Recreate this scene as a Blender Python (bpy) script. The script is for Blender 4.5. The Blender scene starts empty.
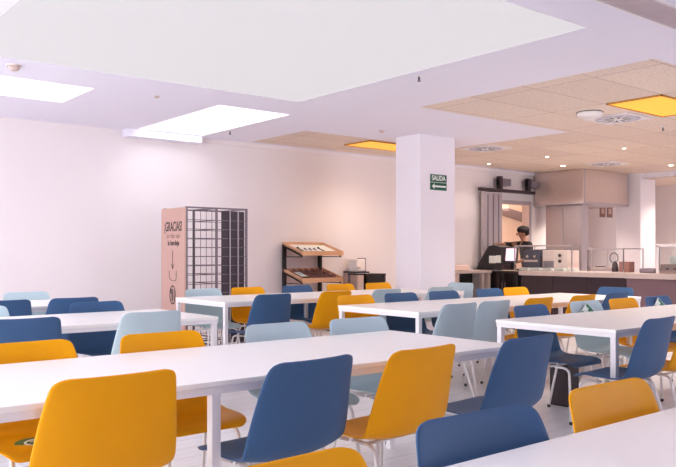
import bpy, bmesh, math, random
from mathutils import Vector, Matrix
random.seed(4)
PI = math.pi
R = math.radians
S = bpy.context.scene
C = S.collection

# ---------------------------------------------------------------- helpers
def lin(r, g, b):
    def f(c):
        c /= 255.0
        return c / 12.92 if c <= .04045 else ((c + .055) / 1.055) ** 2.4
    return (f(r), f(g), f(b), 1)

MATS = {}
def mat(name, col, rough=.5, metal=0.0, var=0.04, scale=6.0, bump=0.0, spec=.5, emit=None, estr=0.0, trans=0.0, coat=0.0):
    m = bpy.data.materials.new(name); m.use_nodes = True
    nt = m.node_tree; b = nt.nodes['Principled BSDF']
    b.inputs['Roughness'].default_value = rough
    b.inputs['Metallic'].default_value = metal
    b.inputs['Specular IOR Level'].default_value = spec
    b.inputs['Transmission Weight'].default_value = trans
    b.inputs['Coat Weight'].default_value = coat
    tc = nt.nodes.new('ShaderNodeTexCoord')
    n = nt.nodes.new('ShaderNodeTexNoise'); n.inputs['Scale'].default_value = scale; n.inputs['Detail'].default_value = 4
    nt.links.new(tc.outputs['Object'], n.inputs['Vector'])
    mx = nt.nodes.new('ShaderNodeMix'); mx.data_type = 'RGBA'
    mx.inputs[6].default_value = tuple(c * (1 - var) for c in col[:3]) + (1,)
    mx.inputs[7].default_value = tuple(min(1, c * (1 + var)) for c in col[:3]) + (1,)
    nt.links.new(n.outputs['Fac'], mx.inputs[0])
    nt.links.new(mx.outputs[2], b.inputs['Base Color'])
    if bump:
        bp = nt.nodes.new('ShaderNodeBump'); bp.inputs['Strength'].default_value = bump; bp.inputs['Distance'].default_value = .01
        nt.links.new(n.outputs['Fac'], bp.inputs['Height']); nt.links.new(bp.outputs['Normal'], b.inputs['Normal'])
    if emit:
        b.inputs['Emission Color'].default_value = emit; b.inputs['Emission Strength'].default_value = estr
    MATS[name] = m
    return m

class MB:
    def __init__(s): s.bm = bmesh.new()
    def box(s, x0, x1, y0, y1, z0, z1, mi=0):
        v = [s.bm.verts.new((x, y, z)) for x in (x0, x1) for y in (y0, y1) for z in (z0, z1)]
        for q in ((0,1,3,2),(4,6,7,5),(0,4,5,1),(2,3,7,6),(0,2,6,4),(1,5,7,3)):
            f = s.bm.faces.new([v[i] for i in q]); f.material_index = mi
        return s
    def quad(s, pts, mi=0):
        f = s.bm.faces.new([s.bm.verts.new(p) for p in pts]); f.material_index = mi; return s
    def prism(s, poly, axis, a, b):
        """poly: 2D points; extruded along axis from a to b"""
        def P(p, t):
            return {'x': (t, p[0], p[1]), 'y': (p[0], t, p[1]), 'z': (p[0], p[1], t)}[axis]
        lo = [s.bm.verts.new(P(p, a)) for p in poly]; hi = [s.bm.verts.new(P(p, b)) for p in poly]
        s.bm.faces.new(lo); s.bm.faces.new(list(reversed(hi)))
        n = len(poly)
        for i in range(n): s.bm.faces.new((lo[i], hi[i], hi[(i+1) % n], lo[(i+1) % n]))
        return s
    def tube(s, pts, r, seg=8, r2=None):
        pts = [Vector(p) for p in pts]; rings = []
        n = len(pts)
        for i, p in enumerate(pts):
            t = (pts[min(i+1, n-1)] - pts[max(i-1, 0)]).normalized()
            u = t.cross(Vector((0, 0, 1)))
            if u.length < .05: u = t.cross(Vector((1, 0, 0)))
            u.normalize(); w = t.cross(u)
            rr = r if r2 is None else r + (r2 - r) * i / (n - 1)
            rings.append([s.bm.verts.new(p + (u * math.cos(2*PI*k/seg) + w * math.sin(2*PI*k/seg)) * rr) for k in range(seg)])
        for a, b in zip(rings, rings[1:]):
            for k in range(seg): s.bm.faces.new((a[k], a[(k+1) % seg], b[(k+1) % seg], b[k]))
        s.bm.faces.new(list(reversed(rings[0]))); s.bm.faces.new(rings[-1])
        return s
    def lathe(s, prof, cx=0, cy=0, seg=24, cap=True):
        rings = []
        for r, z in prof:
            rings.append([s.bm.verts.new((cx + r*math.cos(2*PI*k/seg), cy + r*math.sin(2*PI*k/seg), z)) for k in range(seg)])
        for a, b in zip(rings, rings[1:]):
            for k in range(seg): s.bm.faces.new((a[k], a[(k+1) % seg], b[(k+1) % seg], b[k]))
        if cap: s.bm.faces.new(list(reversed(rings[0]))); s.bm.faces.new(rings[-1])
        return s
    def ell(s, c, r, u=12, v=8):
        m = Matrix.Translation(c) @ Matrix.Diagonal((r[0], r[1], r[2], 1))
        bmesh.ops.create_uvsphere(s.bm, u_segments=u, v_segments=v, radius=1, matrix=m); return s
    def xf(s, m): bmesh.ops.transform(s.bm, matrix=m, verts=s.bm.verts); return s
    def build(s, name, m, parent=None, smooth=False, bevel=0, solid=0, sub=0):
        bmesh.ops.recalc_face_normals(s.bm, faces=s.bm.faces)
        me = bpy.data.meshes.new(name); s.bm.to_mesh(me); s.bm.free()
        for mm in (m if isinstance(m, (list, tuple)) else [m]): me.materials.append(mm)
        if smooth:
            for p in me.polygons: p.use_smooth = True
        o = bpy.data.objects.new(name, me); C.objects.link(o)
        if parent: o.parent = parent
        if solid:
            md = o.modifiers.new('solid', 'SOLIDIFY'); md.thickness = solid; md.offset = 0
        if sub:
            md = o.modifiers.new('sub', 'SUBSURF'); md.levels = sub; md.render_levels = sub
        if bevel:
            md = o.modifiers.new('bev', 'BEVEL'); md.width = bevel; md.segments = 2; md.limit_method = 'ANGLE'
        return o

def tag(o, label, cat=None, group=None, kind=None):
    o['label'] = label
    if cat: o['category'] = cat
    if group: o['group'] = group
    if kind: o['kind'] = kind
    return o
def thing(name, label, cat, loc=(0, 0, 0), rz=0, group=None):
    o = bpy.data.objects.new(name, None); o.empty_display_size = .1; C.objects.link(o)
    o.location = loc; o.rotation_euler = (0, 0, rz)
    return tag(o, label, cat, group)
def struct(name, mb, m, label, cat=None, **k):
    return tag(mb.build(name, m, **k), label, cat or name.split('_')[0], None, 'structure')
def text_bm(txt, size, matrix, extrude=.001, align='CENTER', sx=1.0, bold=0.0):
    cu = bpy.data.curves.new('t', 'FONT'); cu.body = txt; cu.size = size; cu.extrude = extrude; cu.align_x = align; cu.align_y = 'CENTER'
    cu.offset = bold
    ob = bpy.data.objects.new('t', cu); C.objects.link(ob)
    dg = bpy.context.evaluated_depsgraph_get(); dg.update()
    me = bpy.data.meshes.new_from_object(ob.evaluated_get(dg))
    bpy.data.objects.remove(ob)
    mb = MB(); mb.bm.from_mesh(me); bpy.data.meshes.remove(me)
    mb.xf(matrix @ Matrix.Diagonal((sx, 1, 1, 1)))
    return mb

# ---------------------------------------------------------------- materials
wall_m = mat('wall_paint', lin(240, 231, 232), .75, var=.015, scale=1.5)
ceil_m = mat('ceiling_paint', lin(240, 237, 250), .8, var=.01, scale=1.2)
well_m = mat('well_paint', lin(244, 241, 246), .8, var=.01)
col_m = mat('column_paint', lin(242, 236, 244), .7, var=.01)
white_m = mat('white_laminate', lin(253, 250, 247), .32, var=.012, scale=3)
frame_m = mat('white_powder_coat', lin(240, 236, 238), .35, var=.01)
metal_leg = mat('white_tube', lin(232, 224, 224), .3, var=.01)
black_m = mat('black_plastic', lin(28, 25, 30), .4, var=.1)
steel_m = mat('brushed_steel', lin(218, 198, 190), .3, metal=.55, var=.05, scale=12)
steel2_m = mat('dull_steel', lin(190, 180, 186), .45, metal=.4, var=.05, scale=8)
counter_front_m = mat('aubergine_laminate', lin(94, 74, 84), .4, var=.05)
counter_top_m = mat('pale_counter_top', lin(202, 186, 182), .3, var=.05, scale=20)
birch_m = mat('birch_plywood', lin(222, 172, 134), .5, var=.06, scale=9)
pinkply_m = mat('pale_pink_plywood', lin(206, 166, 154), .55, var=.04, scale=10)
darkwire_m = mat('grey_wire', lin(120, 106, 114), .4, metal=.2, var=.05)
darkpanel_m = mat('dark_panel', lin(62, 46, 56), .5, var=.05)
ink_m = mat('black_print', lin(42, 32, 34), .6, var=.02)
grey_ink_m = mat('grey_print', lin(140, 108, 104), .6, var=.02)
green_m = mat('green_sign', lin(12, 86, 62), .4, var=.03)
green_st = mat('green_sticker', lin(10, 120, 84), .35, var=.03)
paper_m = mat('white_print', lin(238, 244, 240), .5, var=.01)
beige_m = mat('beige_paint', lin(236, 216, 202), .7, var=.02)
grey_m = mat('mid_grey_metal', lin(140, 130, 142), .4, metal=.3, var=.06)
slate_m = mat('slate_blue_metal', lin(70, 72, 92), .35, metal=.3, var=.06)
glass_m = bpy.data.materials.new('clear_glass'); glass_m.use_nodes = True
_n = glass_m.node_tree.nodes; _l = glass_m.node_tree.links; _n.remove(_n['Principled BSDF'])
_t = _n.new('ShaderNodeBsdfTransparent'); _t.inputs[0].default_value = (.96, .97, .97, 1); _g = _n.new('ShaderNodeBsdfGlossy'); _g.inputs['Roughness'].default_value = .03
_f = _n.new('ShaderNodeFresnel'); _f.inputs[0].default_value = 1.35; _x = _n.new('ShaderNodeMixShader')
_l.new(_f.outputs[0], _x.inputs[0]); _l.new(_t.outputs[0], _x.inputs[1]); _l.new(_g.outputs[0], _x.inputs[2]); _l.new(_x.outputs[0], _n['Material Output'].inputs[0])
red_m = mat('red_brown_box', lin(150, 106, 98), .5, var=.08)
skin_m = mat('skin', lin(160, 108, 86), .5, var=.04)
cloth_m = mat('black_cloth', lin(30, 24, 28), .85, var=.15, scale=30)
trouser_m = mat('dark_trousers', lin(44, 42, 52), .85, var=.1, scale=30)
hair_m = mat('black_cap', lin(34, 24, 28), .8, var=.2, scale=40, bump=.3)
lamp_m = mat('lit_lamp', (1, .9, .75, 1), .5, var=0, emit=(1, .86, .66, 1), estr=6)
yellow_panel_m = mat('yellow_light_panel', lin(250, 172, 50), .5, var=.03, emit=lin(255, 172, 50), estr=.42)
MEMB = .325
sky_m = mat('sky_lit_diffuser', (1, 1, 1, 1), .5, var=0, emit=(.93, .95, 1.0, 1), estr=.6)
sky2_m = mat('sky_lit_pane', (1, 1, 1, 1), .5, var=0, emit=(.95, .96, 1.0, 1), estr=1.5)
win_m = mat('daylit_pane', (1, 1, 1, 1), .5, var=0, emit=(.95, 1.0, .99, 1), estr=4.8)
fill_win_m = mat('added_fill_pane', (1, 1, 1, 1), .5, var=0, emit=(.88, .94, 1, 1), estr=4.2)  # glow of the added front windows, fill light only
PLAS = {}
for nm, c in (('mustard', lin(243, 168, 4)), ('blue', lin(64, 97, 138)), ('light', lin(188, 208, 216))):
    PLAS[nm] = mat(nm + '_polypropylene', c, .45, var=.02, scale=14, bump=.02, spec=.22)

def tile_ceiling_mat():
    m = bpy.data.materials.new('wood_wool_tiles'); m.use_nodes = True
    nt = m.node_tree; b = nt.nodes['Principled BSDF']; b.inputs['Roughness'].default_value = .9
    tc = nt.nodes.new('ShaderNodeTexCoord')
    mp = nt.nodes.new('ShaderNodeMapping'); mp.inputs['Location'].default_value = (-7.65 + 1.22 * 8, -4.07 + .67 * 10, 0)
    nt.links.new(tc.outputs['Object'], mp.inputs['Vector'])
    br = nt.nodes.new('ShaderNodeTexBrick'); br.offset = 0; br.inputs['Scale'].default_value = 1
    br.inputs['Brick Width'].default_value = 1.22; br.inputs['Row Height'].default_value = .67
    br.inputs['Mortar Size'].default_value = .006; br.inputs['Bias'].default_value = 0
    br.inputs['Color1'].default_value = lin(238, 220, 206); br.inputs['Color2'].default_value = lin(228, 209, 196)
    br.inputs['Mortar'].default_value = lin(186, 166, 154)
    nt.links.new(mp.outputs[0], br.inputs['Vector'])
    n = nt.nodes.new('ShaderNodeTexNoise'); n.inputs['Scale'].default_value = 38; n.inputs['Detail'].default_value = 6
    nt.links.new(tc.outputs['Object'], n.inputs['Vector'])
    rp = nt.nodes.new('ShaderNodeMapRange'); rp.inputs[1].default_value = .3; rp.inputs[2].default_value = .7; rp.inputs[3].default_value = .86; rp.inputs[4].default_value = 1.08
    nt.links.new(n.outputs['Fac'], rp.inputs[0])
    mx = nt.nodes.new('ShaderNodeMix'); mx.data_type = 'RGBA'; mx.blend_type = 'MULTIPLY'; mx.inputs[0].default_value = 1
    nt.links.new(br.outputs['Color'], mx.inputs[6]); nt.links.new(rp.outputs[0], mx.inputs[7])
    nt.links.new(mx.outputs[2], b.inputs['Base Color'])
    return m
tile_m = tile_ceiling_mat()

def floor_mat():
    m = bpy.data.materials.new('pale_floor'); m.use_nodes = True
    nt = m.node_tree; b = nt.nodes['Principled BSDF']; b.inputs['Roughness'].default_value = .28
    tc = nt.nodes.new('ShaderNodeTexCoord')
    br = nt.nodes.new('ShaderNodeTexBrick'); br.inputs['Scale'].default_value = 1
    br.inputs['Brick Width'].default_value = 1.2; br.inputs['Row Height'].default_value = .2; br.inputs['Mortar Size'].default_value = .003
    br.inputs['Color1'].default_value = lin(240, 236, 237); br.inputs['Color2'].default_value = lin(234, 228, 229); br.inputs['Mortar'].default_value = lin(196, 186, 186)
    nt.links.new(tc.outputs['Object'], br.inputs['Vector'])
    mp = nt.nodes.new('ShaderNodeMapping'); mp.inputs['Scale'].default_value = (1.2, 12, 1)
    nt.links.new(tc.outputs['Object'], mp.inputs['Vector'])
    n = nt.nodes.new('ShaderNodeTexNoise'); n.inputs['Scale'].default_value = 2.2; n.inputs['Detail'].default_value = 8
    nt.links.new(mp.outputs[0], n.inputs['Vector'])
    rp = nt.nodes.new('ShaderNodeMapRange'); rp.inputs[1].default_value = .3; rp.inputs[2].default_value = .7; rp.inputs[3].default_value = .92; rp.inputs[4].default_value = 1.04
    nt.links.new(n.outputs['Fac'], rp.inputs[0])
    mx = nt.nodes.new('ShaderNodeMix'); mx.data_type = 'RGBA'; mx.blend_type = 'MULTIPLY'; mx.inputs[0].default_value = 1
    nt.links.new(br.outputs['Color'], mx.inputs[6]); nt.links.new(rp.outputs[0], mx.inputs[7])
    nt.links.new(mx.outputs[2], b.inputs['Base Color'])
    return m
floor_m = floor_mat()

# ---------------------------------------------------------------- the room
H = 2.9
X0, X1, Y0, Y1 = -4.0, 17.0, -7.0, 9.83
struct('floor', MB().box(X0 - .1, X1 + .1, Y0 - .1, 12.6, -.08, 0), floor_m, 'pale wood plank floor under the rows of tables')

WELL = (1.54, 4.96, 3.21, 6.8); SK2 = (4.37, 5.35, 7.48, 9.63); SK1 = (.5, 2.96, 7.53, 8.48)
def inside(x, y, r): return r[0] < x < r[1] and r[2] < y < r[3]
xs = sorted({X0, X1, 15.0, 6.2, 9.07, WELL[0], WELL[1], SK2[0], SK2[1], SK1[0], SK1[1]})
ys = sorted({Y0, Y1, 3.36, 6.16, 8.34, 9.68, WELL[2], WELL[3], SK2[2], SK2[3], SK1[2], SK1[3]})
cw, ct = MB(), MB()
for a, b in zip(xs, xs[1:]):
    for c, d in zip(ys, ys[1:]):
        x, y = (a + b) / 2, (c + d) / 2
        if inside(x, y, WELL) or inside(x, y, SK1) or inside(x, y, SK2) or x > 15: continue
        tile = (x > 6.2 and 3.36 < y < 6.16) or (x > 9.07 and 3.36 < y < 9.68) or (x > 6.2 and 8.34 < y < 9.68)
        (ct if tile else cw).quad([(a, c, H), (b, c, H), (b, d, H), (a, d, H)])
for q in (cw, ct): bmesh.ops.remove_doubles(q.bm, verts=q.bm.verts, dist=1e-5)
struct('ceiling', cw, ceil_m, 'flat white plaster ceiling around the skylight wells')
struct('ceiling', ct, tile_m, 'beige wood-wool acoustic tile ceiling over the serving side')
ct2 = MB().quad([(15.0, Y0, 2.79), (X1, Y0, 2.79), (X1, 12.6, 2.79), (15.0, 12.6, 2.79)])
struct('ceiling', ct2, tile_m, 'lower wood-toned ceiling beyond the white pier at the right edge')

def well(n, r, h, m, lab):
    b = MB(); x0, x1, y0, y1 = r; t = .06
    g = H + .003
    b.box(x0 - t, x0, y0 - t, y1 + t, g, H + h); b.box(x1, x1 + t, y0 - t, y1 + t, g, H + h)
    b.box(x0, x1, y0 - t, y0, g, H + h); b.box(x0, x1, y1, y1 + t, g, H + h)
    struct('trim_%d' % n, b, well_m, 'white plastered shaft of the ' + lab, 'skylight shaft')
    g = MB().box(x0, x1, y0, y1, H + h, H + h + .03)
    struct('window_%d' % n, g, m, 'daylit glazing on top of the ' + lab, 'skylight')
mm = mat('luminous_membrane', (.13, .13, .13, 1), .8, var=.006, emit=(.99, .94, .99, 1), estr=MEMB)
struct('ceiling', MB().box(WELL[0] + .002, WELL[1] - .002, WELL[2] + .002, WELL[3] - .002, H + .001, H + .03), mm, 'large square luminous panel set flush in the white ceiling over the front tables', 'ceiling light')
struct('trim_1', MB().box(WELL[0] - .02, WELL[1] + .02, WELL[2] - .02, WELL[3] + .02, H + .031, H + .06), well_m, 'backing frame above the luminous ceiling panel', 'trim')
well(2, SK1, .9, sky2_m, 'small skylight at the left edge')
well(3, SK2, .9, sky2_m, 'small skylight beside the long wall')

# long wall (with the kitchen doorway), projecting left stretch and its soffit
DX0, DX1, DZ = 12.06, 13.08, 2.24
w = MB()
w.box(5.0, DX0, Y1, Y1 + .15, 0, H + .02); w.box(DX1, X1, Y1, Y1 + .15, 0, H + .02); w.box(DX0, DX1, Y1, Y1 + .15, DZ, H + .02)
struct('wall_back', w, wall_m, 'long pale wall behind the tray rack and the kitchen')
struct('wall_back', MB().box(X0, 5.0, 9.815, Y1 + .15, 0, H), wall_m, 'slightly projecting stretch of the long wall at the left')
struct('trim_4', MB().box(4.24, 5.35, 9.64, Y1, 2.8, H), ceil_m, 'low white soffit along the wall beneath the small skylights', 'soffit')
struct('trim_5', MB().box(5.35, 15.0, Y1 - .03, Y1, 2.84, H), wall_m, 'thin white cornice along the long wall', 'cornice')
struct('baseboard_back', MB().box(4.95, DX0, Y1 - .015, Y1, 0, .08), frame_m, 'low white skirting along the long wall', 'baseboard')

def win_wall(name, axis, pos, lo, hi, wins, side, wm, lab, n0):
    w = MB(); t = .15; z0, z1 = .12, 2.75
    def bx(a, b, c, d):
        if a >= b: return
        if axis == 'x': w.box(pos, pos + t * side, a, b, c, d) if side > 0 else w.box(pos + t * side, pos, a, b, c, d)
        else: w.box(a, b, pos + t * side, pos, c, d)
    bx(lo, hi, 0, z0); bx(lo, hi, z1, H + .02)
    c = lo
    for a, b in wins: bx(c, a, z0, z1); c = b
    bx(c, hi, z0, z1)
    struct(name, w, wall_m, lab)
    for i, (a, b) in enumerate(wins):
        f = MB(); e = pos + .09 * side; g = .05
        def fb(a, b, c, d, k, m=f):
            if axis == 'x': m.box(e - k, e + k, a, b, c, d)
            else: m.box(a, b, e - k, e + k, c, d)
        fb(a, b, z0, z0 + g, .03); fb(a, b, z1 - g, z1, .03); fb(a, a + g, z0, z1, .03); fb(b - g, b, z0, z1, .03); fb((a + b) / 2 - .02, (a + b) / 2 + .02, z0, z1, .025)
        o = struct('window_%d' % (n0 + i), f, frame_m, 'unseen white framed glowing window, number %d from the corner of the %s' % (i + 1, name.replace('_', ' ')), 'window')
        p = MB(); fb(a, b, z0, z1, .004, p); p.build('pane', wm, o)
win_wall('wall_left', 'x', X0, Y0, Y1, [(1.6, 4.0), (4.6, 7.0)], -1, win_m, 'windowed wall left of the dining room', 4)
win_wall('wall_front', 'y', Y0, X0, X1, [(9.6, 11.9), (12.5, 14.8)], -1, fill_win_m, 'unseen wall behind the nearest tables, with glowing windows added as fill light', 6)  # these unseen front windows are added to brighten the counter side
struct('wall_right', MB().box(X1, X1 + .15, Y0, 12.6, 0, H + .1), wall_m, 'far pale wall at the right edge beyond the serving counter')
struct('trim_6', MB().box(15.0, 15.08, Y0, 8.46, 2.79, H), ceil_m, 'shallow white bulkhead running from the pier at the right', 'bulkhead')
struct('wall_pier', MB().box(14.95, 15.55, 8.40, 8.95, 0, H), col_m, 'white square pier right of the extractor hood', 'pier')
struct('column', MB().box(7.57, 8.27, 7.5, 8.0, 0, H), col_m, 'white square column carrying the green exit sign', bevel=.006)
# room behind the doorway
r = MB(); r.box(11.2, 17, 12.4, 12.5, 0, 2.7); r.box(11.1, 11.2, 9.98, 12.5, 0, 2.7); r.box(11.2, 17, 9.98, 12.4, 2.7, 2.75)
struct('wall_kitchen', r, beige_m, 'warm beige room seen through the kitchen doorway')
dj = MB().box(DX0 - .03, DX0 + .012, Y1 - .03, Y1 + .15, 0, DZ + .06).box(DX1 - .012, DX1 + .06, Y1 - .03, Y1 + .15, 0, DZ + .06).box(DX0, DX1, Y1 - .03, Y1 + .15, DZ - .012, DZ + .06)
struct('trim_7', dj, steel2_m, 'grey metal frame around the kitchen doorway', 'door frame')
sl = thing('wall_shelf', 'slanted steel canopy edge on the far side of the room behind the kitchen doorway', 'canopy', (15.75, 12.2, 0))
MB().prism([(-.8, 2.26), (.8, 1.98), (.8, 2.06), (-.8, 2.32)], 'y', -.4, .19).build('canopy_edge', grey_m, sl)
MB().prism([(-.8, 2.32), (.8, 2.06), (.8, 2.5), (-.8, 2.5)], 'y', -.38, .19).build('canopy', beige_m, sl)

sd = thing('sliding_door', 'grey metal sliding door standing open left of the kitchen doorway', 'door', (11.47, 9.7, 0)); sd['kind'] = 'structure'
MB().box(0, .56, -.03, .03, .02, 2.42).build('door_leaf', steel2_m, sd)
for k in (.12, .28, .44): MB().box(k, k + .02, -.042, -.03, .05, 2.38).build('rib', grey_m, sd)
tr = thing('door_rail', 'dark horizontal rail with two brackets above the sliding door', 'rail', (11.4, 9.72, 2.47))
MB().box(0, 1.7, -.05, .03, -.03, .03).build('rail', darkpanel_m, tr)
for k in (.55, 1.45):
    MB().box(k, k + .36, -.05, .1, .1, .24).build('bracket', grey_m, tr)
    MB().box(k, k + .08, -.07, .03, .03, .28).build('hanger', darkpanel_m, tr)

# ---------------------------------------------------------------- tables
def table(x0, x1, y0, y1, label, mids=0.0, group='long white dining tables'):
    h = .75; t = thing('dining_table', label, 'table', ((x0 + x1) / 2, (y0 + y1) / 2, 0), 0, group)
    a, b = (x1 - x0) / 2, (y1 - y0) / 2
    MB().box(-a, a, -b, b, h - .022, h).build('tabletop', white_m, t, bevel=.003)
    fr = MB(); e = .004; z0 = h - .052
    fr.box(-a + e, a - e, -b + e, -b + .045, z0, h - .022); fr.box(-a + e, a - e, b - .045, b - e, z0, h - .022)
    fr.box(-a + e, -a + .045, -b + .045, b - .045, z0, h - .022); fr.box(a - .045, a - e, -b + .045, b - .045, z0, h - .022)
    fr.build('apron', frame_m, t)
    lx = [-a + .027, a - .027] + [mids]
    for x in lx:
        for y in (-b + .027, b - .027):
            MB().box(x - .020, x + .020, y - .020, y + .020, 0, z0 + .001).build('leg', frame_m, t, bevel=.003)
    return t
table(-.24, 3.36, 2.60, 3.60, 'long white table in the left foreground, behind the orange chair back', -.05)
table(-.57, 3.03, 5.20, 6.24, 'white table at the left, second row back, ending before the tray rack')
table(4.49, 8.1, 2.69, 3.67, 'white table at the right with its corner leg beside a blue chair')
table(.55, 4.15, .25, 1.23, 'white table surface filling the bottom right corner')
table(3.95, 7.52, 6.66, 7.72, 'white table of the farthest row, in front of the cutlery shelves and column')
table(4.55, 8.08, 4.53, 5.6, 'white table in the middle, in front of the serving counter')
table(-.65, 2.95, 7.25, 8.25, 'white table farthest left, along the bare wall')

# ---------------------------------------------------------------- chairs
def shell_bm():
    # (y, z, half width, edge bend, edge kind)  from seat front to top of back
    prof = [(.250, .430, .175, -.004), (.243, .445, .202, -.002), (.218, .455, .220, .006), (.15, .456, .238, .012), (.05, .447, .250, .018), (-.05, .440, .260, .024),
            (-.125, .440, .264, .032), (-.175, .455, .272, .042), (-.205, .490, .276, .048), (-.222, .545, .273, .048), (-.238, .62, .263, .044), (-.254, .70, .250, .037),
            (-.266, .755, .239, .030), (-.273, .79, .233, .024), (-.278, .812, .224, .019), (-.281, .825, .206, .014), (-.283, .832, .170, .008)]
    prof = [(y, z - .022 * max(0, min(1, (.75 - z) / .25)), h, e) for y, z, h, e in prof]
    N = 12; b = MB(); rows = []
    for i, (y, z, hw, e) in enumerate(prof):
        p0 = Vector(prof[max(i-1, 0)][:2]); p1 = Vector(prof[min(i+1, len(prof)-1)][:2]); t = (p1 - p0).normalized()
        nrm = Vector((-t.y, t.x))            # for t=(-1,0): (0,-1) -> flip so that it points up / forward
        nrm = -nrm
        row = []
        for k in range(N + 1):
            u = -1 + 2 * k / N
            # wider spacing near the middle
            s = math.sin(u * PI / 2) * .35 + u * .65
            q = abs(s) ** 2.4 * e
            row.append(b.bm.verts.new((s * hw, y + nrm.x * q, z + nrm.y * q)))
        rows.append(row)
    for r0, r1 in zip(rows, rows[1:]):
        for k in range(N): b.bm.faces.new((r0[k], r0[k+1], r1[k+1], r1[k]))
    return b
def make_chair(c):
    t = thing('dining_chair', '', 'chair')
    shell_bm().build('seat_shell', PLAS[c], t, smooth=True, solid=.009, sub=1)
    for sx in (-1, 1):
        for sy in (-1, 1):
            fx, fy = sx * .225, (.235 if sy > 0 else -.235)
            kx, ky = sx * .175, (.165 if sy > 0 else -.10)
            pts = [(sx * .16, .03 * sy + .03, .396), (sx * .165, ky * .75 + .005, .396), (kx, ky, .392), (sx * .180, ky + .024 * sy, .378), (sx * .184, ky + .032 * sy, .355), (fx, fy, .012)]
            lg = MB().tube(pts, .0095, 8).build('leg', metal_leg, t, smooth=True)
            MB().lathe([(.012, 0), (.014, .004), (.013, .016), (.011, .022)], fx, fy, 10).build('foot_glide', black_m, lg, smooth=True)
    MB().tube([(-.163, .03, .396), (.163, .03, .396)], .008, 8).tube([(-.16, -.06, .396), (.16, -.06, .396)], .008, 8).build('cross_bar', metal_leg, t, smooth=True)
    return t
PROTO = {}
def clone(o, par=None):
    c = o.copy(); C.objects.link(c); c.parent = par
    for ch in o.children: clone(ch, c)
    return c
def chair(c, xt, yt, face, label, jit=0, group=None):
    """xt, yt: centre of the top of the backrest; face N looks to +y, F to -y, W to -x"""
    rz = {'N': 0, 'F': PI, 'W': PI / 2}[face] + R(jit)
    off = Matrix.Rotation(rz, 2) @ Vector((0, .28))
    if c not in PROTO: PROTO[c] = o = make_chair(c)
    else: o = clone(PROTO[c])
    o.location = (xt + off.x, yt + off.y, 0); o.rotation_euler = (0, 0, rz)
    o['label'] = label; o['group'] = group or {'mustard': 'mustard yellow dining chairs', 'blue': 'blue dining chairs', 'light': 'pale grey-blue dining chairs'}[c]
    return o
def sticker(o, kind):
    """round green notice with a white ring, on the seat or in front of the back"""
    b = MB(); w = MB()
    b.lathe([(.10, 0), (.10, .0015)], 0, 0, 28)
    w.lathe([(.062, .0016), (.062, .003), (.052, .003), (.052, .0016)], 0, 0, 28, cap=False)
    w.box(-.006, .006, -.035, .035, .0016, .003); w.box(-.03, .03, -.035, -.024, .0016, .003)
    if kind == 'seat':
        m = Matrix.Translation((.03, .05, .4315))
    else:
        m = Matrix.Translation((.0, -.2485, .742)) @ Matrix.Rotation(R(-79), 4, 'X') @ Matrix.Rotation(PI, 4, 'Z')
    s = b.xf(m).build('sticker', green_st, o); s['label'] = 'round green seat sticker with a white ring'
    w.xf(m).build('ring', paper_m, s)
def sign_card(o):
    """white and green folded card leaning on the inside of the backrest"""
    b = MB().prism([(-.13, -.04), (0, .055), (.13, -.04)], 'z', 0, .002)
    g = MB().prism([(0, .05), (.112, -.037), (.02, -.037), (.0, -.012), (.022, .0), (-.012, .022)], 'z', .0022, .0035).prism([(-.12, -.037), (-.05, -.037), (-.075, -.012)], 'z', .0022, .0035)
    m = Matrix.Translation((.0, -.240, .766)) @ Matrix.Rotation(R(-79), 4, 'X') @ Matrix.Rotation(PI, 4, 'Z')
    s = b.xf(m).build('notice_card', paper_m, o); s['label'] = 'white and green triangular notice on the backrest'
    g.xf(m).build('print', green_st, s)

# foreground, beyond the bottom right table
chair('mustard', .86, 1.27, 'F', 'orange-yellow chair showing only its top curve at the bottom edge, left of the navy one', 2)
chair('blue', 1.54, 1.33, 'F', 'navy chair back cut off by the white table at the bottom centre', -3)
chair('mustard', 2.20, 1.36, 'F', 'yellow chair back rising just behind the bottom right table', 0)
# near side of the left foreground table
chair('mustard', 1.07, 2.50, 'N', 'large burnt orange chair back in the left foreground', 1)
chair('blue', 1.83, 2.38, 'N', 'large dark navy chair between the orange and the yellow foreground chairs', 6)
chair('mustard', 2.43, 2.36, 'N', 'mustard chair with whole back seen, left of the blue one ending the table', 5)
chair('blue', 3.15, 2.34, 'N', 'blue chair at the right end of the left foreground table', 4)
# far side of the left foreground table
o = chair('mustard', 1.11, 3.70, 'F', 'yellow chair at the left edge behind the foreground table, green sticker on its seat', 0); sticker(o, 'seat')
chair('mustard', 1.80, 3.69, 'F', 'yellow chair behind the foreground table, its seat seen beside the table leg', 0)
chair('light', 2.56, 3.74, 'F', 'pale grey-blue chair behind the navy foreground chair, across the table', 2)
chair('light', 3.17, 3.72, 'F', 'pale grey-blue chair across the table, left of the mustard foreground chair', -2)
# second table at the left
chair('blue', 1.52, 5.00, 'N', 'dark navy chair at the left edge, just behind a yellow chair', 0)
chair('light', 2.39, 5.00, 'N', 'grey-green chair at the near side of the second left table, behind a yellow chair', 2)
chair('light', 1.55, 6.34, 'F', 'pale chair whose corner just shows at the left edge', 0)
chair('blue', 2.50, 6.34, 'F', 'bright blue chair on the far side of the second left table, seat seen beneath it', 0)
# third table at the left, by the wall
chair('blue', 1.95, 7.00, 'N', 'blue chair at the left edge in the row by the bare wall', 0)
chair('blue', 2.57, 7.00, 'N', 'dark blue chair by the bare wall, half behind a brighter blue one', 0)
chair('light', 2.54, 8.36, 'F', 'grey-green chair farthest left, backed by the bare wall', 0)
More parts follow.
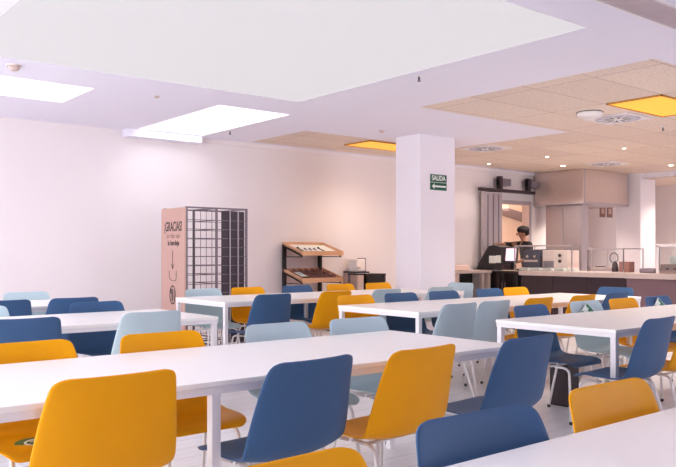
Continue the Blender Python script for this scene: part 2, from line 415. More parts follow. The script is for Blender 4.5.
# right table
chair('blue', 4.71, 2.49, 'N', 'large blue chair at the near side of the right table, beside its corner leg', 4)
chair('mustard', 5.29, 2.50, 'N', 'yellow chair sliced by the right edge of the picture, beside a blue one', 2)
chair('blue', 5.00, 3.76, 'F', 'blue chair at the far side of the right table, seat and crossed legs visible', 3)
o = chair('light', 5.79, 3.78, 'F', 'pale grey chair with a green and white notice, behind the right table', 0); sign_card(o)
chair('mustard', 6.38, 3.78, 'F', 'small yellow chair behind the right table, between the two chairs with notices', 0)
o = chair('blue', 6.96, 3.76, 'F', 'blue chair with a white and green notice before the aubergine counter', 0); sign_card(o)
# middle table, near side
chair('light', 4.74, 4.22, 'N', 'pale grey-blue chair at the left end of the middle table, near side', 3)
chair('light', 5.25, 4.27, 'N', 'pale grey-blue chair at the middle table, left of a small yellow back', 4)
chair('mustard', 5.91, 4.29, 'N', 'yellow chair at the near side of the middle table, behind a blue chair top', 3)
chair('mustard', 6.62, 4.29, 'N', 'yellow chair at the middle table, behind the pale one with the notice', 3)
chair('blue', 7.28, 4.32, 'N', 'dark blue chair at the right end of the middle table, near side', 2)
# middle table, far side and head
chair('mustard', 4.83, 5.70, 'F', 'yellow chair at the far left corner of the middle table', 0)
chair('blue', 5.46, 5.72, 'F', 'royal blue chair left of the column base, in front of a pale one', 0)
chair('blue', 6.10, 5.72, 'F', 'deep blue chair right below the column, in front of a pale one', 0)
chair('blue', 6.90, 5.76, 'F', 'slate blue chair in front of the dark end of the counter', 0)
chair('mustard', 7.41, 5.78, 'F', 'yellow chair in front of the black appliance under the counter', 0)
chair('blue', 8.36, 5.00, 'W', 'wide blue chair at the head of the middle table, facing along it', 0)
# farthest table
chair('blue', 4.34, 6.34, 'N', 'bright blue chair at the near side of the farthest table, left end', 3)
chair('mustard', 5.20, 6.40, 'N', 'tall yellow chair at the farthest table, left of the middle table corner', 4)
chair('light', 5.95, 6.40, 'N', 'pale chair at the farthest table, left of the column, behind a royal blue one', 3)
chair('light', 6.84, 6.40, 'N', 'pale chair below the column, behind a deep blue one', 3)
chair('light', 4.34, 7.82, 'F', 'grey-green chair in front of the tray rack', 0)
chair('mustard', 4.94, 7.82, 'F', 'yellow chair beside the dark part of the tray rack', 0)
chair('blue', 5.67, 7.82, 'F', 'blue chair in front of the cutlery shelf unit', 0)
chair('mustard', 6.39, 7.84, 'F', 'yellow chair right below the birch cutlery shelves', 0)
chair('mustard', 7.06, 7.84, 'F', 'yellow chair just left of the column base', 0)
chair('light', 7.97, 7.10, 'W', 'pale chair at the head of the farthest table, right of the column', 0)

# ---------------------------------------------------------------- exit sign on the column
t = thing('exit_sign', 'green exit sign reading SALIDA with an arrow to the left, on the column', 'sign', (7.81, 7.5, 2.19), 0)
t.location = (7.92, 7.497, 2.235)
W = .165
MB().box(-W, W, -.006, 0, .005, .112).build('sign_panel', green_m, t)
a = MB().box(-W, W, -.006, 0, -.108, -.003).build('arrow_panel', green_m, t)
M = Matrix.Translation((0, -.0065, .059)) @ Matrix.Rotation(PI/2, 4, 'X')
text_bm('SALIDA', .098, M, .001, bold=.002, sx=.86).build('lettering', paper_m, t)
MB().prism([(-.14, -.055), (-.085, -.016), (-.085, -.043), (.15, -.043), (.15, -.067), (-.085, -.067), (-.085, -.094)], 'y', -.0085, -.0062).build('arrow', paper_m, a)

# ---------------------------------------------------------------- tray rack
t = thing('tray_rack', 'tall tray return rack with a pink plywood end panel reading GRACIAS', 'rack', (4.43, 8.38, 0))
hR = 1.8
pn = MB().box(-.02, 0, 0, .62, .06, hR).build('end_panel', pinkply_m, t)
def PX(y, z): # text plane facing -x
    return Matrix(((0, 0, -1, -.0205), (-1, 0, 0, y), (0, 1, 0, z), (0, 0, 0, 1)))
text_bm('¡GRACIAS!', .165, PX(.30, 1.565), .0008, sx=.62, bold=.003).build('heading', ink_m, pn)
text_bm('por dejar aquí', .09, PX(.30, 1.455), .0008, sx=.70).build('lettering', grey_ink_m, pn)
text_bm('la bandeja', .09, PX(.29, 1.365), .0008, sx=.86, bold=.002).build('lettering', ink_m, pn)
ar = MB(); x = -.0215
def ln(p, q, w=.006):
    ar.tube([(x, p[0], p[1]), (x, q[0], q[1])], w / 2, 6)
ln((.31, 1.13), (.31, .90)); ln((.31, .90), (.345, .965)); ln((.31, .90), (.275, .965))
ln((.40, .88), (.40, .80)); ln((.40, .80), (.37, .765)); ln((.37, .765), (.24, .755)); ln((.24, .755), (.215, .79)); ln((.215, .79), (.215, .88))
ar.xf(Matrix.Translation((0, 0, .14)))
ar.build('arrow_print', ink_m, pn)
em = MB()
for k in range(32):
    a0, a1 = 2*PI*k/32, 2*PI*(k+1)/32
    em.quad([(x, .31 + .085*math.cos(a0), .49 + .17*math.sin(a0)), (x, .31 + .085*math.cos(a1), .49 + .17*math.sin(a1)), (x, .31 + .068*math.cos(a1), .49 + .145*math.sin(a1)), (x, .31 + .068*math.cos(a0), .49 + .145*math.sin(a0))])
em.prism([(.300, .37), (.322, .37), (.324, .52), (.315, .60), (.300, .60)], 'x', x - .001, x + .0005)
for k in (.352, .340, .328): pass
em.prism([(.345, .38), (.357, .38), (.357, .50), (.368, .52), (.368, .60), (.334, .60), (.334, .52), (.345, .50)], 'x', x - .001, x + .0005)
em.prism([(.255, .40), (.275, .40), (.275, .58), (.262, .58)], 'x', x - .001, x + .0005)
em.xf(Matrix.Translation((0, 0, .72)) @ Matrix.Diagonal((1, 1, .70, 1)) @ Matrix.Translation((0, 0, -.49)))
em.build('emblem', ink_m, pn)
LX = .88
for (px, py) in ((.012, .012), (.012, .60), (.43, .012), (.43, .60), (LX - .012, .012), (LX - .012, .60)):
    MB().box(px - .012, px + .012, py - .012, py + .012, .06, hR + .01).build('post', darkwire_m, t)
f = MB()
for z in (.08, hR):
    for y in (.012, .60): f.box(0, LX, y - .01, y + .01, z - .01, z + .01)
    for px in (.43, LX - .012): f.box(px - .01, px + .01, 0, .61, z - .01, z + .01)
f.build('frame', darkwire_m, t)
for k in range(14):
    z = .18 + k * .113
    g = MB()
    for (a0, b0) in ((.03, .41), (.45, LX - .03)):
        g.tube([(a0, .02, z), (b0, .02, z)], .005, 6); g.tube([(a0, .59, z), (b0, .59, z)], .004, 6)
        g.tube([(a0, .02, z), (a0, .59, z)], .005, 6); g.tube([(b0, .02, z), (b0, .59, z)], .005, 6)
    g.build('tray_guide', darkwire_m, t)
for (a0, n) in ((.13, 3), (.53, 4)):
    for k in range(n): MB().tube([(a0 + k*.085, .60, .08), (a0 + k*.085, .60, hR)], .004, 6).build('wire_upright', darkwire_m, t)
MB().box(.52, LX - .03, .035, .05, .1, hR - .03).build('back_panel', darkpanel_m, t)
for k in (.63, .75): MB().box(k - .006, k + .006, .012, .024, .1, hR).build('wire_upright', mat('pale_wire_%d' % int(k * 100), lin(176, 164, 172), .4), t)
for px in (.03, LX - .03):
    for py in (.03, .58):
        MB().lathe([(.015, 0), (.03, .005), (.03, .055), (.015, .06)], px, py, 12).build('caster', black_m, t)

# ---------------------------------------------------------------- cutlery shelf unit
t = thing('cutlery_shelf', 'black framed unit with two slanted birch trays against the long wall', 'shelf unit', (6.84, 9.28, 0))
for px in (0, .70): MB().box(px, px + .045, .46, .52, 0, 1.37).build('post', black_m, t)
fb = MB().box(0, .045, .0, .52, 0, .05).box(.70, .745, .0, .52, 0, .05).box(0, .745, .47, .51, .3, .34)
fb.build('base_frame', black_m, t)
def tray(zf, zb, lab):
    tr = MB(); w0, w1 = .0, .80
    d = .5; sl = (zb - zf) / d
    def P(y): return zf + sl * y
    # floor of the tray
    tr.prism([(0, P(0)), (d, P(d)), (d, P(d) + .012), (0, P(0) + .012)], 'x', w0, w1)
    for (a0, b0) in ((w0, w0 + .015), (w1 - .015, w1)): tr.prism([(0, P(0)), (d, P(d)), (d, P(d) + .05), (0, P(0) + .06)], 'x', a0, b0)
    tr.prism([(-.015, P(0) - .01), (0, P(0) - .01), (0, P(0) + .06), (-.015, P(0) + .06)], 'x', w0, w1)
    tr.prism([(d - .015, P(d)), (d, P(d)), (d, P(d) + .05), (d - .015, P(d) + .05)], 'x', w0, w1)
    o = tr.build('shelf_tray', birch_m, t); o['label'] = lab
    MB().prism([(0.02, P(.02) + .0125), (.48, P(.48) + .0125), (.48, P(.48) + .016), (.02, P(.02) + .016)], 'x', .02, .78).build('liner', paper_m if zf > 1 else grey_ink_m, o)
    for px in (0.005, .755):
        MB().tube([(px + .015, .01, zf - .03), (px + .015, .49, zf - .03)], .008, 6).tube([(px + .015, .01, zf - .02), (px + .015, .49, zb - .02)], .010, 6).build('bracket', black_m, o)
    return P
P1 = tray(1.21, 1.36, 'upper slanted tray'); P2 = tray(.80, .95, 'lower slanted tray with compartments')
for k in range(1, 6):
    MB().prism([(.02, P2(.02) + .016), (.48, P2(.48) + .016), (.48, P2(.48) + .05), (.02, P2(.02) + .06)], 'x', .12 * k + .05, .12 * k + .058).build('divider', red_m, t)
for k in range(2): MB().prism([(.16 * (k + 1) , P2(.16 * (k + 1)) + .016), (.16 * (k + 1) + .01, P2(.16 * (k + 1) + .01) + .016), (.16 * (k + 1) + .01, P2(.16 * (k + 1)) + .055), (.16 * (k + 1), P2(.16 * (k + 1)) + .055)], 'x', .02, .78).build('divider', red_m, t)
labs = ['dark spoon at the left of the upper birch tray', 'small utensil second on the upper birch tray', 'small utensil in the middle of the upper birch tray', 'small utensil right of the middle of the upper birch tray', 'dark tongs at the right of the upper birch tray']
for k, px in enumerate((.12, .22, .31, .40, .52)):
    L = .16 if k in (0, 4) else .06; y = .2
    q = MB().prism([(y - L/2, P1(y - L/2) + .0165), (y + L/2, P1(y + L/2) + .0165), (y + L/2, P1(y + L/2) + .03), (y - L/2, P1(y - L/2) + .028)], 'x', px, px + .014)
    q.ell((px + .007, y + L/2, P1(y + L/2) + .028), (.02, .028, .012), 10, 6)
    u = q.build('utensil', black_m if k in (0, 4) else grey_m); u.location = (6.84, 9.28, 0)
    tag(u, labs[k], 'utensil', 'utensils on the upper birch tray')
u = MB().prism([(.06, P2(.06) + .064), (.26, P2(.26) + .064), (.26, P2(.26) + .068), (.06, P2(.06) + .068)], 'x', .04, .16).build('menu_card', paper_m)
u.location = (6.84, 9.28, 0); tag(u, 'white card lying at the left of the lower birch tray', 'card')

# ---------------------------------------------------------------- side cabinet, basket, dark trolley
t = thing('side_cabinet', 'beige grey cabinet with a dark top edge right of the cutlery shelves', 'cabinet', (8.09, 9.47, 0))
MB().box(0, .25, 0, .33, .06, .91).build('body', mat('taupe_laminate', lin(190, 164, 154), .5), t, bevel=.004)
MB().box(-.012, .262, -.015, .33, .91, .935).build('worktop', darkpanel_m, t)
MB().box(.01, .24, -.014, 0, .1, .89).build('door', mat('taupe_door', lin(198, 172, 162), .5), t, bevel=.003)
MB().box(.02, .23, .03, .31, 0, .06).build('plinth', black_m, t)
t = thing('juice_dispenser', 'white box-shaped drinks dispenser with a small tap on the beige cabinet', 'dispenser', (8.15, 9.52, .936))
MB().box(0, .17, 0, .22, 0, .205).build('body', mat('white_gloss', lin(246, 234, 228), .25), t, bevel=.015)
MB().box(.172, .19, .01, .21, 0, .22).build('side_plate', grey_m, t)
MB().box(-.012, -.002, .01, .21, 0, .19).build('side_plate', frame_m, t)
MB().tube([(-.03, -.04, 0), (-.03, -.04, .06), (-.02, -.04, .075), (.02, -.04, .07), (.02, -.04, .04)], .007, 8).tube([(.02, -.04, .06), (.02, .0, .06)], .006, 8).build('tap', steel_m, t, smooth=True)
t = thing('serving_trolley', 'low black topped trolley between the beige cabinet and the column', 'trolley', (7.56, 8.66, 0))
MB().box(0, .42, 0, .03, .62, .905).build('front_panel', black_m, t)
MB().box(-.01, .43, 0, .4, .905, .925).build('top', black_m, t)
MB().box(0, .42, 0, .4, .25, .27).build('lower_shelf', grey_m, t)
for px in (0, .395):
    for py in (0.0, .375): MB().box(px, px + .025, py, py + .025, .05, .905).build('leg', darkwire_m, t)
for px in (.012, .408):
    for py in (.012, .387): MB().lathe([(.012, 0), (.024, .006), (.024, .044), (.012, .05)], px, py, 10).build('caster', black_m, t)
t = thing('waste_bin', 'dark waste bin on the floor under the right table, behind crossing chair legs', 'bin', (5.4, 3.70, 0))
MB().prism([(-.085, -.085), (.085, -.085), (.085, .085), (-.085, .085)], 'z', 0, .36).build('body', mat('dark_maroon', lin(40, 18, 26), .6), t, bevel=.012)
MB().box(-.092, .092, -.092, .092, .36, .375).build('rim', darkpanel_m, t, bevel=.004)

# ---------------------------------------------------------------- serving counter
CX = 11.2
def counter(name, lab, y0, y1, xf, panels, fm, top_z=.92):
    t = thing(name, lab, 'counter', (xf, y0, 0)); L = y1 - y0
    MB().box(.06, .8, 0, L, .08, top_z - .08).build('body', counter_front_m, t)
    MB().box(.10, .78, .02, L - .02, 0, .08).build('plinth', black_m, t)
    MB().box(-.02, .82, -.0, L, top_z - .08, top_z).build('worktop', counter_top_m, t, bevel=.006)
    n = panels
    for k in range(n): MB().box(.045, .06, k * L / n + .008, (k + 1) * L / n - .008, .1, top_z - .085).build('front_panel', fm, t, bevel=.002)
    return t
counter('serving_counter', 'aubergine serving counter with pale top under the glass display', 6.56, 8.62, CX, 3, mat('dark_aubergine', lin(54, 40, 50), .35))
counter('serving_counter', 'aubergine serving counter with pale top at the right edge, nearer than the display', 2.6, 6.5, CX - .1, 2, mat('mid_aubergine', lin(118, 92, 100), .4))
t = thing('back_counter', 'steel framed counter end with dark open base right of the column', 'counter', (10.2, 9.2, 0))
MB().box(-.2, .95, 0, .55, .87, .92).build('worktop', steel_m, t, bevel=.004)
MB().box(0, .75, .3, .5, .05, .87).build('dark_back', black_m, t)
for k in (0.02, .70, .86): MB().box(k, k + .06, 0.02, .08, 0, .87).build('leg', steel_m, t)
MB().box(.76, .86, .1, .5, .05, .87).build('side_panel', steel2_m, t)
t = thing('undercounter_fridge', 'tall black fridge standing under the till end of the counter', 'fridge', (11.22, 8.66, 0))
MB().box(0.04, .7, .0, .64, .06, .90).build('body', black_m, t, bevel=.006)
MB().box(.0, .035, .01, .315, .08, .88).build('door', mat('black_glass', lin(26, 18, 22), .15), t, bevel=.004)
MB().box(.0, .035, .325, .63, .08, .88).build('door', MATS['black_glass'], t, bevel=.004)
for k in (.28, .34): MB().box(-.02, 0, k, k + .02, .3, .7).build('handle', darkpanel_m, t)
MB().box(.06, .68, .02, .62, 0, .06).build('plinth', black_m, t)
tag(MB().box(10.1, 10.62, 9.28, 9.55, .925, 1.02).build('paper_box', mat('pink_card', lin(232, 200, 190), .6), bevel=.004), 'low pale pink box on the steel counter end right of the column', 'box')

# till and machines
T0 = .925
t = thing('cash_register', 'bulky black till with a hooded side on the counter, left of the pink screen', 'till', (11.33, 9.42, T0))
MB().prism([(-.30, 0), (.26, 0), (.26, .42), (.10, .46), (-.02, .44), (-.26, .12)], 'y', 0, .38).xf(Matrix.Rotation(R(-90), 4, 'Z')).build('hood', black_m, t, bevel=.01)
MB().box(-.1, .28, -.42, -.3, .02, .10).build('drawer', darkpanel_m, t)
MB().box(-.02, .0, -.18, -.02, .12, .26).build('receipt', paper_m, t)
t = thing('touch_screen', 'white and pink lit touch screen on a stand at the till', 'screen', (11.32, 8.79, T0))
MB().box(0, .04, 0, .27, .14, .42).xf(Matrix.Rotation(R(8), 4, 'Y')).build('bezel', black_m, t, bevel=.005)
MB().box(-.004, -.001, .02, .25, .17, .40).xf(Matrix.Rotation(R(8), 4, 'Y')).build('display', mat('lit_display', lin(240, 200, 220), .3, emit=lin(240, 205, 222), estr=.55), t)
MB().box(-.0, .12, .05, .22, 0, .02).box(.06, .09, .1, .16, .02, .25).build('stand', black_m, t)
t = thing('receipt_printer', 'small black and white printer left of the pink screen', 'printer', (11.22, 9.04, T0))
MB().box(0, .16, 0, .14, 0, .13).build('body', black_m, t, bevel=.008)
MB().box(.01, .015, .02, .12, .1, .27).build('paper', paper_m, t)
t = thing('coffee_machine', 'slate blue rounded coffee machine inside the glass display, beside the worker', 'coffee machine', (11.42, 8.36, T0))
MB().prism([(0, 0), (.34, 0), (.34, .30), (.31, .36), (.0, .38), (-.03, .30)], 'x', 0, .30).build('body', slate_m, t, bevel=.015)
MB().box(-.006, 0, .02, .32, .15, .19).build('chrome_band', steel_m, t)
for k in (.08, .24): MB().lathe([(.022, 0), (.022, .02)], 0, 0, 12).xf(Matrix.Translation((-.005, k, .25)) @ Matrix.Rotation(R(-90), 4, 'Y')).build('knob', steel_m, t)
t = thing('ice_cream_freezer', 'white double-fronted machine with dark knobs inside the glass display', 'kitchen machine', (11.45, 7.78, T0))
MB().box(0, .35, 0, .52, 0, .36).build('body', mat('cream_enamel', lin(240, 222, 216), .35), t, bevel=.01)
MB().box(-.006, 0, .28, .50, .02, .17).build('grille', grey_m, t); MB().box(-.006, 0, .28, .50, .19, .34).build('upper_door', mat('cream_door', lin(236, 216, 212), .35), t)
for z in (.17, .27): MB().lathe([(.028, 0), (.028, .02)], 0, 0, 12).xf(Matrix.Translation((-.005, .15, z)) @ Matrix.Rotation(R(-90), 4, 'Y')).build('knob', darkpanel_m, t)
labs = ['first', 'second', 'third', 'fourth', 'fifth']
for k in range(5):
    tag(MB().box(11.28, 11.38, 7.5 + k * .25, 7.69 + k * .25, T0, T0 + .05).build('food_tray', paper_m, bevel=.004), 'low white tray under the glass display, %s from the right of its row' % labs[k], 'tray', 'white trays under the glass display')

def glass_case(name, lab, x0, x1, y0, y1, h, fm, top=True):
    t = thing(name, lab, 'glass display', (x0, y0, T0)); W_, L = x1 - x0, y1 - y0; p = .015
    MB().box(0, .006, 0, L, .04, h).build('glass_pane', glass_m, t)
    if top: MB().box(0, W_, 0, L, h, h + .008).build('top_pane', glass_m, t)
    f = MB()
    for a in (0, W_ - p):
        for b in (0, L - p): f.box(a, a + p, b, b + p, 0, h)
    f.box(-.004, p, 0, L, h - .012, h + .012)
    f.box(0, W_, 0, p, h - .008, h + .01); f.box(0, W_, L - p, L, h - .008, h + .01)
    f.build('frame', fm, t)
    return t
glass_case('sneeze_guard', 'long glass sneeze guard over the machines next to the worker', 11.24, 11.85, 7.55, 8.76, .44, steel2_m)
glass_case('sneeze_guard', 'glass sneeze guard left of the white pier, with the extinguisher behind it', 11.24, 11.85, 6.60, 7.26, .38, steel2_m)
t = glass_case('display_case', 'white framed glass case on the counter at the right edge', 11.3, 11.8, 5.45, 6.08, .42, frame_m)
MB().box(-.01, .03, .59, .64, 0, .43).box(-.01, .51, 0, .64, .41, .45).build('white_frame', frame_m, t, bevel=.003)
MB().box(.02, .48, .02, .58, 0, .14).build('base', mat('warm_grey', lin(176, 150, 144), .4), t)
for k in (.2, .32, .44): MB().box(.012, .02, k, k + .05, .06, .08).build('switch', black_m, t)
tag(MB().box(11.36, 11.45, 5.75, 5.90, T0 + .142, T0 + .26).build('price_card', paper_m), 'white card standing inside the white framed glass case', 'card')

# hood, steel cabinet, posters, extinguisher
t = thing('extractor_hood', 'large stainless steel extractor hood hanging under the ceiling over the kitchen', 'extractor hood', (13.24, 8.64, 2.24))
MB().box(0, 1.63, 0, 1.15, .0, .655).build('canopy', steel_m, t, bevel=.004)
MB().box(-.012, 1.642, -.012, 1.16, -.03, .012).build('rim', steel2_m, t)
MB().box(.03, .06, -.004, .0, .012, .655).build('seam', steel2_m, t)
t = thing('steel_cabinet', 'tall brushed steel cabinet standing under the left side of the hood', 'cabinet', (13.28, 8.70, 0))
MB().box(0, .24, 0, .84, .06, 2.205).build('body', steel2_m, t)
for k in (0, .42): MB().box(-.015, 0, k + .006, k + .414, .08, 2.19).build('door', MATS['door_grey'] if 'door_grey' in MATS else mat('door_grey', lin(158, 148, 154), .4, metal=.3), t, bevel=.003)
MB().box(.02, .22, .02, .82, 0, .06).build('plinth', black_m, t)
t = thing('kitchen_range', 'steel worktop with hobs along the wall below the hood', 'range', (13.6, 8.7, 0))
MB().box(0, 1.25, 0, .7, .08, .9).build('body', steel2_m, t); MB().box(-.01, 1.26, -.02, .71, .9, .94).build('worktop', steel_m, t)
for k in (.3, .9): MB().lathe([(.11, .94), (.11, .955), (.07, .96)], k, .35, 20).build('hob', black_m, t)
MB().box(.03, 1.2, .05, .68, 0, .08).build('plinth', black_m, t)
for k, px in enumerate((15.72, 16.02)):
    t = thing('notice', ['brown framed notice on the far wall, left of a pair', 'brown framed notice on the far wall, right of a pair'][k], 'notice', (px, Y1 - .012, 2.06), 0, 'pair of notices under the hood')
    MB().box(0, .22, 0, .012, 0, .26).build('board', mat('notice_brown_%d' % k, lin(150, 112, 106), .5), t)
    MB().box(.05, .17, -.002, 0, .08, .2).build('print', mat('notice_print_%d' % k, lin(214, 184, 172), .5), t)
t = thing('kettle', 'dark kettle with a tall hoop handle on the counter, behind the glass', 'kettle', (11.62, 6.98, T0))
MB().lathe([(.05, 0), (.055, .02), (.045, .12), (.03, .16), (.012, .18)], 0, 0, 16).build('body', darkpanel_m, t, smooth=True)
MB().tube([(.0, -.03 + .0, .16)] + [(.0, .02 + .075 * math.cos(a), .23 + .085 * math.sin(a)) for a in [R(d) for d in range(-100, 235, 20)]], .008, 8).build('handle', black_m, t, smooth=True)
tag(MB().box(11.6, 11.78, 6.72, 6.90, T0, T0 + .17).build('cardboard_box', red_m, bevel=.006), 'brown red carton right of the kettle behind the glass', 'box')
tag(MB().box(11.45, 11.78, 6.20, 6.46, T0 - .002, T0 + .07).build('steel_bowl', grey_m, bevel=.02), 'low grey steel bin on the counter in front of the white pier', 'bin')

# ---------------------------------------------------------------- worker behind the counter
def skin(name, pts, edges, m, parent, root=0, sub=1):
    bm = bmesh.new(); sl = bm.verts.layers.skin.verify()
    vs = []
    for i, (p, r) in enumerate(pts):
        v = bm.verts.new(p); v[sl].radius = r if isinstance(r, tuple) else (r, r); v[sl].use_root = (i == root); vs.append(v)
    for a, b in edges: bm.edges.new((vs[a], vs[b]))
    me = bpy.data.meshes.new(name); bm.to_mesh(me); bm.free(); me.materials.append(m)
    o = bpy.data.objects.new(name, me); C.objects.link(o); o.parent = parent
    s = o.modifiers.new('skin', 'SKIN'); s.use_smooth_shade = True
    q = o.modifiers.new('sub', 'SUBSURF'); q.levels = sub + 1; q.render_levels = sub + 1
    return o
# local frame: +y is where she faces, +x her right
pr = thing('person', 'person in a black shirt and black cap reaching out in the kitchen doorway', 'person', (12.25, 9.22, 0), R(62))
J = [((0, 0, .95), (.13, .10)), ((0, .02, 1.15), (.115, .09)), ((0, .05, 1.36), (.135, .09)), ((0, .07, 1.45), (.07, .06)), ((0, .10, 1.53), .048), ((0, .125, 1.60), (.072, .085)), ((0, .125, 1.68), (.07, .085)),
     # right arm (reaching forward) 7..9
     ((.17, .06, 1.42), .05), ((.20, .30, 1.40), .038), ((.12, .52, 1.42), .026), ((.10, .58, 1.42), (.034, .016)),
     # left arm (bent down to the machine) 11..14
     ((-.17, .06, 1.41), .05), ((-.24, .08, 1.15), .038), ((-.18, .30, 1.06), .026), ((-.17, .36, 1.06), (.034, .016)),
     # legs 15..
     ((.09, 0, .86), (.085, .085)), ((.10, .02, .48), .055), ((.10, -.02, .10), .036), ((.10, .10, .045), (.036, .03)),
     ((-.09, 0, .86), (.085, .085)), ((-.10, .02, .48), .055), ((-.10, -.02, .10), .036), ((-.10, .10, .045), (.036, .03))]
E_ = [(0,1),(1,2),(2,3),(3,4),(4,5),(5,6),(2,7),(7,8),(8,9),(9,10),(2,11),(11,12),(12,13),(13,14),(0,15),(15,16),(16,17),(17,18),(0,19),(19,20),(20,21),(21,22)]
for hand, base, dx in ((10, (.10, .58, 1.42), 1), (14, (-.17, .36, 1.06), -1)):
    b = Vector(base)
    for f, (ox, ln_) in enumerate(((-.027, .058), (-.009, .068), (.009, .064), (.027, .050))):
        i0 = len(J)
        J.append((tuple(b + Vector((ox, .03, 0))), .0085)); J.append((tuple(b + Vector((ox * 1.1, .03 + ln_ * .6, -.006))), .0078)); J.append((tuple(b + Vector((ox * 1.15, .03 + ln_, -.022))), .0065))
        E_ += [(hand, i0), (i0, i0 + 1), (i0 + 1, i0 + 2)]
    i0 = len(J)
    J.append((tuple(b + Vector((-dx * .038, .0, -.006))), .0095)); J.append((tuple(b + Vector((-dx * .06, .035, -.018))), .008))
    E_ += [(hand, i0), (i0, i0 + 1)]
skin('body', J, E_, skin_m, pr)
skin('shirt', [((0, 0, .90), (.155, .125)), ((0, .02, 1.15), (.145, .115)), ((0, .05, 1.34), (.16, .115)), ((0, .07, 1.45), (.085, .075)), ((.185, .06, 1.42), .066), ((.215, .26, 1.40), .054), ((.16, .44, 1.415), .044), ((-.185, .06, 1.41), .066), ((-.235, .075, 1.23), .056)],
     [(0,1),(1,2),(2,3),(2,4),(4,5),(5,6),(2,7),(7,8)], cloth_m, pr)
skin('trousers', [((0, 0, .95), (.15, .12)), ((.095, 0, .84), .10), ((.10, .02, .48), .075), ((.10, -.02, .10), .06), ((-.095, 0, .84), .10), ((-.10, .02, .48), .075), ((-.10, -.02, .10), .06)],
     [(0,1),(1,2),(2,3),(0,4),(4,5),(5,6)], trouser_m, pr)
for s in (-1, 1):
    MB().ell((s * .10, .055, .045), (.05, .13, .045), 14, 8).build('shoe', black_m, pr, smooth=True)
MB().ell((0, .095, 1.685), (.105, .125, .085), 20, 12).ell((0, .03, 1.63), (.07, .06, .06), 14, 8).build('cap', hair_m, pr, smooth=True)
MB().ell((0, .225, 1.60), (.014, .022, .024), 10, 8).build('nose', skin_m, pr, smooth=True)
for s in (-1, 1):
    MB().ell((s * .032, .207, 1.625), (.012, .008, .008), 10, 6).build('eye', ink_m, pr, smooth=True)
    MB().ell((s * .078, .12, 1.60), (.012, .02, .03), 10, 6).build('ear', skin_m, pr, smooth=True)
MB().ell((0, .212, 1.562), (.022, .006, .006), 10, 6).build('mouth', red_m, pr, smooth=True)

# ---------------------------------------------------------------- ceiling fittings
def light_panel(x0, x1, y0, y1, lab):
    t = thing('light_panel', lab, 'ceiling light', ((x0 + x1) / 2, (y0 + y1) / 2, H), 0, 'yellow ceiling panels'); a, b = (x1 - x0) / 2, (y1 - y0) / 2
    MB().box(-a + .015, a - .015, -b + .015, b - .015, -.012, -.002).build('diffuser', yellow_panel_m, t)
    f = MB().box(-a, a, -b, -b + .015, -.02, -.001).box(-a, a, b - .015, b, -.02, -.001).box(-a, -a + .015, -b, b, -.02, -.001).box(a - .015, a, -b, b, -.02, -.001)
    f.build('frame', mat('brass_frame', lin(196, 140, 60), .5), t)
light_panel(7.65, 8.87, 4.06, 4.70, 'lit yellow rectangular ceiling panel in the beige tiles at the right')
light_panel(7.45, 8.67, 8.42, 9.02, 'lit yellow ceiling panel partly hidden by the column')
def diffuser(x, y, lab):
    t = thing('air_diffuser', lab, 'vent', (x, y, H), 0, 'square swirl air diffusers')
    MB().box(-.3, .3, -.3, .3, -.014, -.001).build('plate', frame_m, t, bevel=.002)
    MB().lathe([(.26, -.019), (.265, -.0145)], 0, 0, 36).build('swirl_face', mat('swirl_grey', lin(196, 190, 206), .5) if 'swirl_grey' not in MATS else MATS['swirl_grey'], t)
    for k in range(20):
        a = 2 * PI * k / 20
        MB().box(.08, .235 if k % 2 else .16, -.009, .009, -.0215, -.0195).xf(Matrix.Rotation(a, 4, 'Z')).build('blade', paper_m if k % 2 else ink_m, t)
    MB().lathe([(.05, -.024), (.06, -.0195)], 0, 0, 20).build('hub', frame_m, t)
diffuser(8.60, 5.13, 'square swirl diffuser beside the yellow panel at the right')
diffuser(9.45, 7.93, 'square swirl diffuser just right of the column top')
diffuser(12.85, 7.9, 'square swirl diffuser above the extractor hood')
t = thing('wireless_unit', 'white rounded wireless unit on the ceiling left of the near swirl diffuser', 'wireless unit', (7.98, 5.12, H))
MB().lathe([(.14, -.001), (.15, -.02), (.14, -.05), (.08, -.06), (.02, -.061)], 0, 0, 32).build('housing', frame_m, t, smooth=True)
MB().lathe([(.145, -.001), (.155, -.006)], 0, 0, 32).build('mounting_ring', darkpanel_m, t)
def bp(x, y, z=H):
    f, hy, a = 765., 252.3, R(50.9); d = f * (1.25 - z) / (y - hy); r = (x - 338) / f * d
    return (r * math.sin(a) + d * math.cos(a), -r * math.cos(a) + d * math.sin(a), z)
DL = [(489, 163.5, 'first downlight right of the column, nearest to it'), (547, 156.5, 'tiny downlight in the beige tiles, left of the hood corner'), (563, 165.5, 'brighter downlight close above the hood'), (624, 148, 'small downlight right of the middle of the beige tiles'), (671, 165, 'downlight at the right edge before the bulkhead')]
for x, y, lab in DL:
    p = bp(x, y); t = thing('downlight', 'small lit ' + lab if 'first' in lab else 'lit ' + lab, 'ceiling light', p, 0, 'round recessed downlights')
    s = 1.05 if x in (563, 671) else .6
    MB().lathe([(.055*s, -.001), (.055*s, -.006), (.042*s, -.008)], 0, 0, 20).build('rim', frame_m, t)
    MB().lathe([(.04*s, -.0085), (.04*s, -.011)], 0, 0, 20).build('lens', lamp_m, t)
t = thing('downlight', 'lit downlight in the lower wood-toned ceiling at the right edge', 'ceiling light', (15.6, 7.55, 2.79), 0, 'round recessed downlights')
MB().lathe([(.12, -.001), (.12, -.006), (.10, -.008)], 0, 0, 20).build('rim', frame_m, t); MB().lathe([(.098, -.0085), (.098, -.011)], 0, 0, 20).build('lens', lamp_m, t)
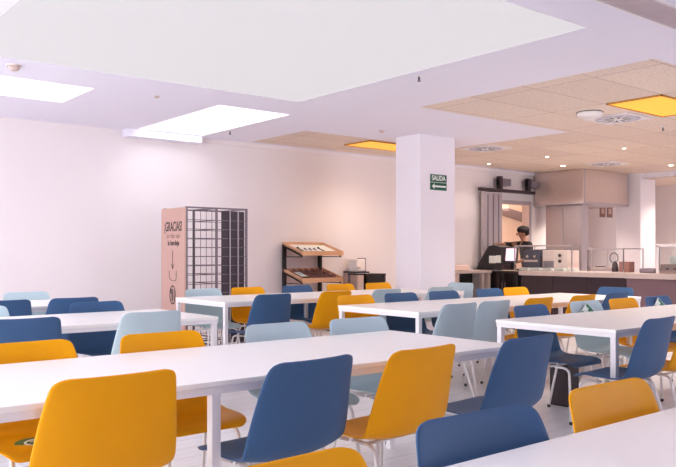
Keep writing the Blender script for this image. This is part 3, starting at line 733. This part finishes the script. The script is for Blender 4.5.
for x, y, lab in ((419, 76, 'dark sprinkler head on the white ceiling above the column'), (230, 131, 'tiny sprinkler head right of the small skylight'), (663, 127, 'dark sprinkler head below the yellow panel')):
    t = thing('sprinkler', lab, 'sprinkler', bp(x, y), 0, 'ceiling sprinkler heads')
    MB().lathe([(.03, -.001), (.03, -.006)], 0, 0, 16).build('escutcheon', frame_m, t)
    MB().lathe([(.008, -.006), (.01, -.03), (.006, -.045), (.018, -.047), (.018, -.05)], 0, 0, 12).build('head', darkpanel_m, t)
for x, y, lab, c in ((14, 65, 'round beige smoke detector at the left edge', 1), (157, 96, 'small grey detector between the two small skylights', .45), (382, 130, 'small detector on the white ceiling left of the column', .7)):
    t = thing('smoke_detector', lab, 'smoke detector', bp(x, y), 0, 'ceiling detectors')
    MB().lathe([(.062*c, -.001), (.062*c, -.015*c)], 0, 0, 24).build('base', mat('detector_%d' % x, lin(222, 206, 200), .5), t)
    MB().lathe([(.05*c, -.015*c), (.048*c, -.035*c), (.03*c, -.05*c)], 0, 0, 24).build('sensor', mat('sensor_%d' % x, lin(206, 184, 178), .5), t, smooth=True)
t = thing('linear_grille', 'long louvred air grille in the ceiling at the top right corner', 'vent', (4.0, 2.56, H))
MB().box(0, 5.0, 0, .235, -.004, -.001).build('dark_backing', mat('grille_back', lin(150, 132, 136), .6), t)
f = MB().box(0, 5.0, -.02, 0, -.014, -.001).box(0, 5.0, .235, .255, -.014, -.001).box(-.02, 0, -.02, .255, -.014, -.001).box(5.0, 5.02, -.02, .255, -.014, -.001)
f.build('frame', frame_m, t)
for k in range(11): MB().box(0, 5.0, .006 + k * .021, .014 + k * .021, -.013, -.004).build('louvre', mat('louvre_%d' % k, lin(226, 210, 214), .5) if k == 0 else MATS['louvre_0'], t)

# ---------------------------------------------------------------- lamps, camera, world
def lamp(kind, loc, e, col, size=.1, rot=(0, 0, 0), **k):
    l = bpy.data.lights.new('lamp', kind); l.energy = e; l.color = col
    if kind == 'AREA': l.size = size
    else: l.shadow_soft_size = size
    for a, b in k.items(): setattr(l, a, b)
    o = bpy.data.objects.new('lamp', l); C.objects.link(o); o.location = loc; o.rotation_euler = rot
    return o
WARM = (1, .84, .72)
for x, y, lab in DL:
    p = bp(x, y); lamp('SPOT', (p[0], p[1], H - .03), 8 if x == 489 else 14 if x == 671 else 80, WARM, .05, spot_size=R(120), spot_blend=.8)
lamp('SPOT', (15.6, 7.55, 2.76), 90, WARM, .05, spot_size=R(130), spot_blend=.8)
lamp('SPOT', (8.06, 8.72, 2.87), 60, (1, .80, .58), .2, spot_size=R(150), spot_blend=.9)
lamp('SPOT', (8.26, 4.38, 2.87), 190, (1, .93, .86), .2, spot_size=R(150), spot_blend=.9)
lamp('POINT', (13.3, 11.2, 2.5), 55, (1, .90, .78), .15)
lamp('SPOT', (13.9, 9.2, 2.2), 70, WARM, .05, spot_size=R(140), spot_blend=.9)

w = bpy.data.worlds.new('w'); S.world = w; w.use_nodes = True
w.node_tree.nodes['Background'].inputs[0].default_value = (.9, .93, 1, 1); w.node_tree.nodes['Background'].inputs[1].default_value = .6
cam = bpy.data.cameras.new('cam'); co = bpy.data.objects.new('camera', cam); C.objects.link(co); S.camera = co
cam.sensor_width = 36; cam.lens = 765 / 676 * 36; cam.shift_y = (252.3 - 233.5) / 676; cam.clip_start = .05
co.location = (0, 0, 1.25); co.rotation_euler = (R(90), 0, R(50.9 - 90))
S.view_settings.view_transform = 'Standard'; S.view_settings.look = 'None'; S.view_settings.gamma = 1; S.view_settings.exposure = 1.02
try:
    S.view_settings.use_curve_mapping = False
    S.cycles.use_denoising = True
    S.cycles.max_bounces = 10; S.cycles.diffuse_bounces = 6; S.cycles.transparent_max_bounces = 12
    S.cycles.caustics_reflective = False; S.cycles.caustics_refractive = False; S.cycles.sample_clamp_indirect = 6
except Exception: pass
